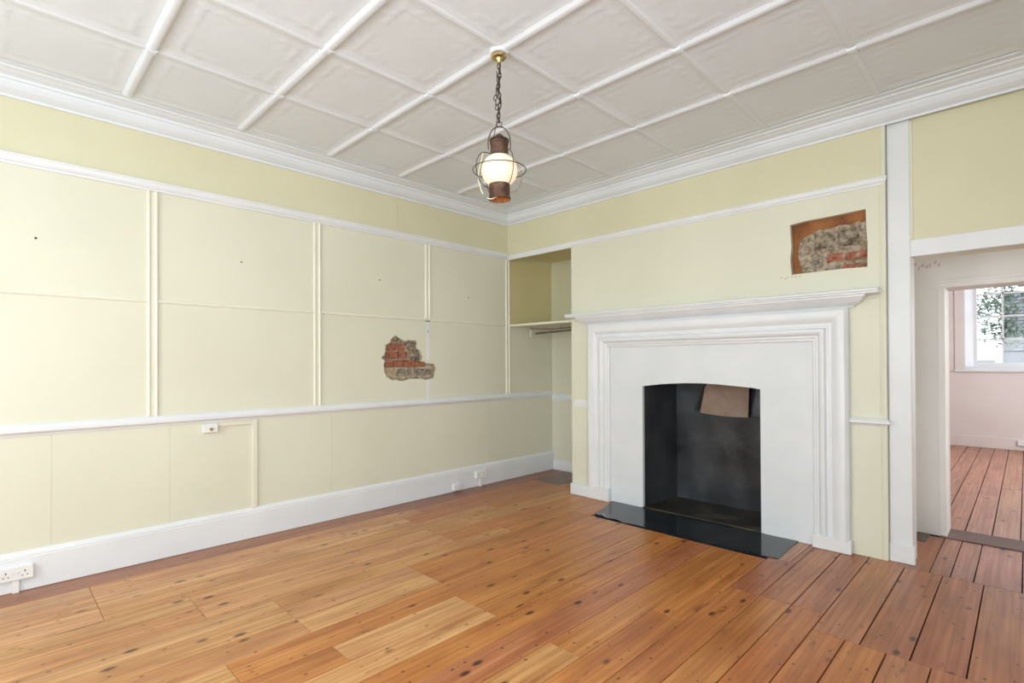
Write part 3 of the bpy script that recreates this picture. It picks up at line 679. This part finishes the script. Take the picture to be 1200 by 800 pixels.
obj('cap', lathe([(0,2.712),(.014,2.710),(.022,2.702),(.030,2.694),(.046,2.684),(.054,2.678),(.056,2.672),(.052,2.670),(.044,2.670)], c0, 28), copper, la, smooth=True, shade_angle=45)
bm = bmesh.new()
for k in range(14):
    a = 2*math.pi*k/14; add_box(bm, -.0045, .0045, -.004, .004, -.004, .004); vs = bm.verts[-8:] if False else [v for v in bm.verts][-8:]
    M = Matrix.Translation(LP(0,0,2.6745)+Vector((math.cos(a)*.0525, math.sin(a)*.0525, 0)))@Matrix.Rotation(a+math.pi/2, 4, 'Z')
    for v in vs: v.co = M@v.co
obj('vent_hole', bm, hole, la)
obj('chimney', lathe([(.050,2.671),(.055,2.668),(.055,2.655),(.052,2.652),(.051,2.62),(.053,2.612),(.051,2.606),(.050,2.592),(.060,2.586),(.062,2.578),(.052,2.575)], c0, 28), copper, la, smooth=True, shade_angle=40)
gp = []
for k in range(17):
    a = -1.02+(1.08+1.02)*k/16; gp.append((.104*math.cos(a), 2.502+.098*math.sin(a)))
obj('glass_globe', lathe(gp, c0, 32), globem, la, smooth=True)
obj('lamp_base', lathe([(.054,2.438),(.060,2.440),(.062,2.434),(.060,2.430),(.060,2.352),(.064,2.346),(.064,2.338),(.061,2.336)], c0, 28), copper, la, smooth=True, shade_angle=40)
obj('burner', lathe([(.0585,2.337),(.0575,2.40),(.03,2.405),(.028,2.37),(.018,2.362),(0,2.362)], c0, 28), copperin, la, smooth=True, shade_angle=40)
for k in range(4):
    a = k*math.pi/2+math.pi/4+.55; d = Vector((math.cos(a), math.sin(a), 0)); o_ = Vector((LX, LY, 0)); Z = Vector((0,0,1))
    pts = [o_+d*r+Z*z for r, z in [(.052,2.588),(.085,2.590),(.118,2.580),(.140,2.550),(.150,2.510),(.148,2.470),(.132,2.430),(.105,2.402),(.062,2.388)]]
    obj('guard_wire', tube(smoothpath(pts, 4), .0024, 6), brass if k == 0 else iron, la, smooth=True)
obj('guard_ring', tube([(LX+.153*math.cos(2*math.pi*k/40), LY+.153*math.sin(2*math.pi*k/40), 2.505) for k in range(40)], .0026, 6, True), iron, la, smooth=True)
o = obj('loose_wire', tube(smoothpath([LP(-.092,-.02,2.60), LP(-.100,-.03,2.56), LP(-.112,-.05,2.50), LP(-.118,-.06,2.44), LP(-.105,-.07,2.38), LP(-.090,-.07,2.345)]), .0034, 6), cable, la, smooth=True); o['label'] = 'cream loose wire'
obj('flex', tube(smoothpath([LP(-.068,-.04,2.335), LP(-.045,-.05,2.325), LP(-.015,-.03,2.345), LP(0,-.01,2.365)]), .0036, 6), cable, la, smooth=True)

# ================================================================== GARDEN OUTSIDE THE FAR WINDOW
struct('ground_outside', box(-8, 8, YW+.3, 24, -.2, 0), gground)
gw = thing('garden_wall', 'pale painted brick wall outside the far window, right of the tree', 'wall', (1.6, 17.5, 0))
gwb = bmesh.new(); add_box(gwb, -.40, 4.2, 17.53, 17.8, 0, 3.05); obj('core', gwb, gcore, gw)
bb = bmesh.new(); row = 0; zz = .9
while zz < 3.0:
    x = -.40-(row % 2)*.12
    while x < 1.6:
        add_box(bb, max(x,-.40), x+.225, 17.50, 17.54, zz, zz+.068); x += .24
    zz += .082; row += 1
s = obj('brickwork', bb, gwall, gw); s['kind'] = 'stuff'
tag(obj('planter', box(-1.25, -.50, 15.6, 16.2, 0, 1.42, .02), grender, loc=(-.7,15.9,0)), 'white rendered block standing below the tree outside the window', 'block')
tt = thing('garden_tree', 'leafy grey-green tree outside the far window', 'tree', (-.75, 15.2, 0))
obj('trunk', tube(smoothpath([(-1.15,15.2,0),(-1.12,15.2,1.2),(-1.05,15.15,2.4),(-.9,15.2,3.4)]), .05, 8), bark, tt)
bb = bmesh.new(); lr = random.Random(3)
for i in range(2600):
    cx, cz, rr_ = lr.choice([(-.75,3.0,.75),(-.35,3.5,.7),(.1,3.3,.4),(-.55,2.35,.55),(-.25,1.95,.33),(-1.3,3.2,.6),(-.3,2.6,.4)])
    a, b_, r_ = lr.uniform(0, 6.28), lr.uniform(-1.4, 1.4), rr_*lr.uniform(.25, 1)
    p = Vector((cx+r_*math.cos(a)*math.cos(b_), 15.2+r_*math.sin(a)*math.cos(b_), cz+r_*math.sin(b_)))
    d1 = Vector((lr.uniform(-1,1), lr.uniform(-1,1), lr.uniform(-.6,.6))).normalized()*.055; d2 = d1.cross(Vector((lr.uniform(-1,1), lr.uniform(-1,1), 1))).normalized()*.024
    bb.faces.new([bb.verts.new(p-d1), bb.verts.new(p+d2), bb.verts.new(p+d1), bb.verts.new(p-d2)])
s = obj('foliage', bb, leafm, tt); s['kind'] = 'stuff'
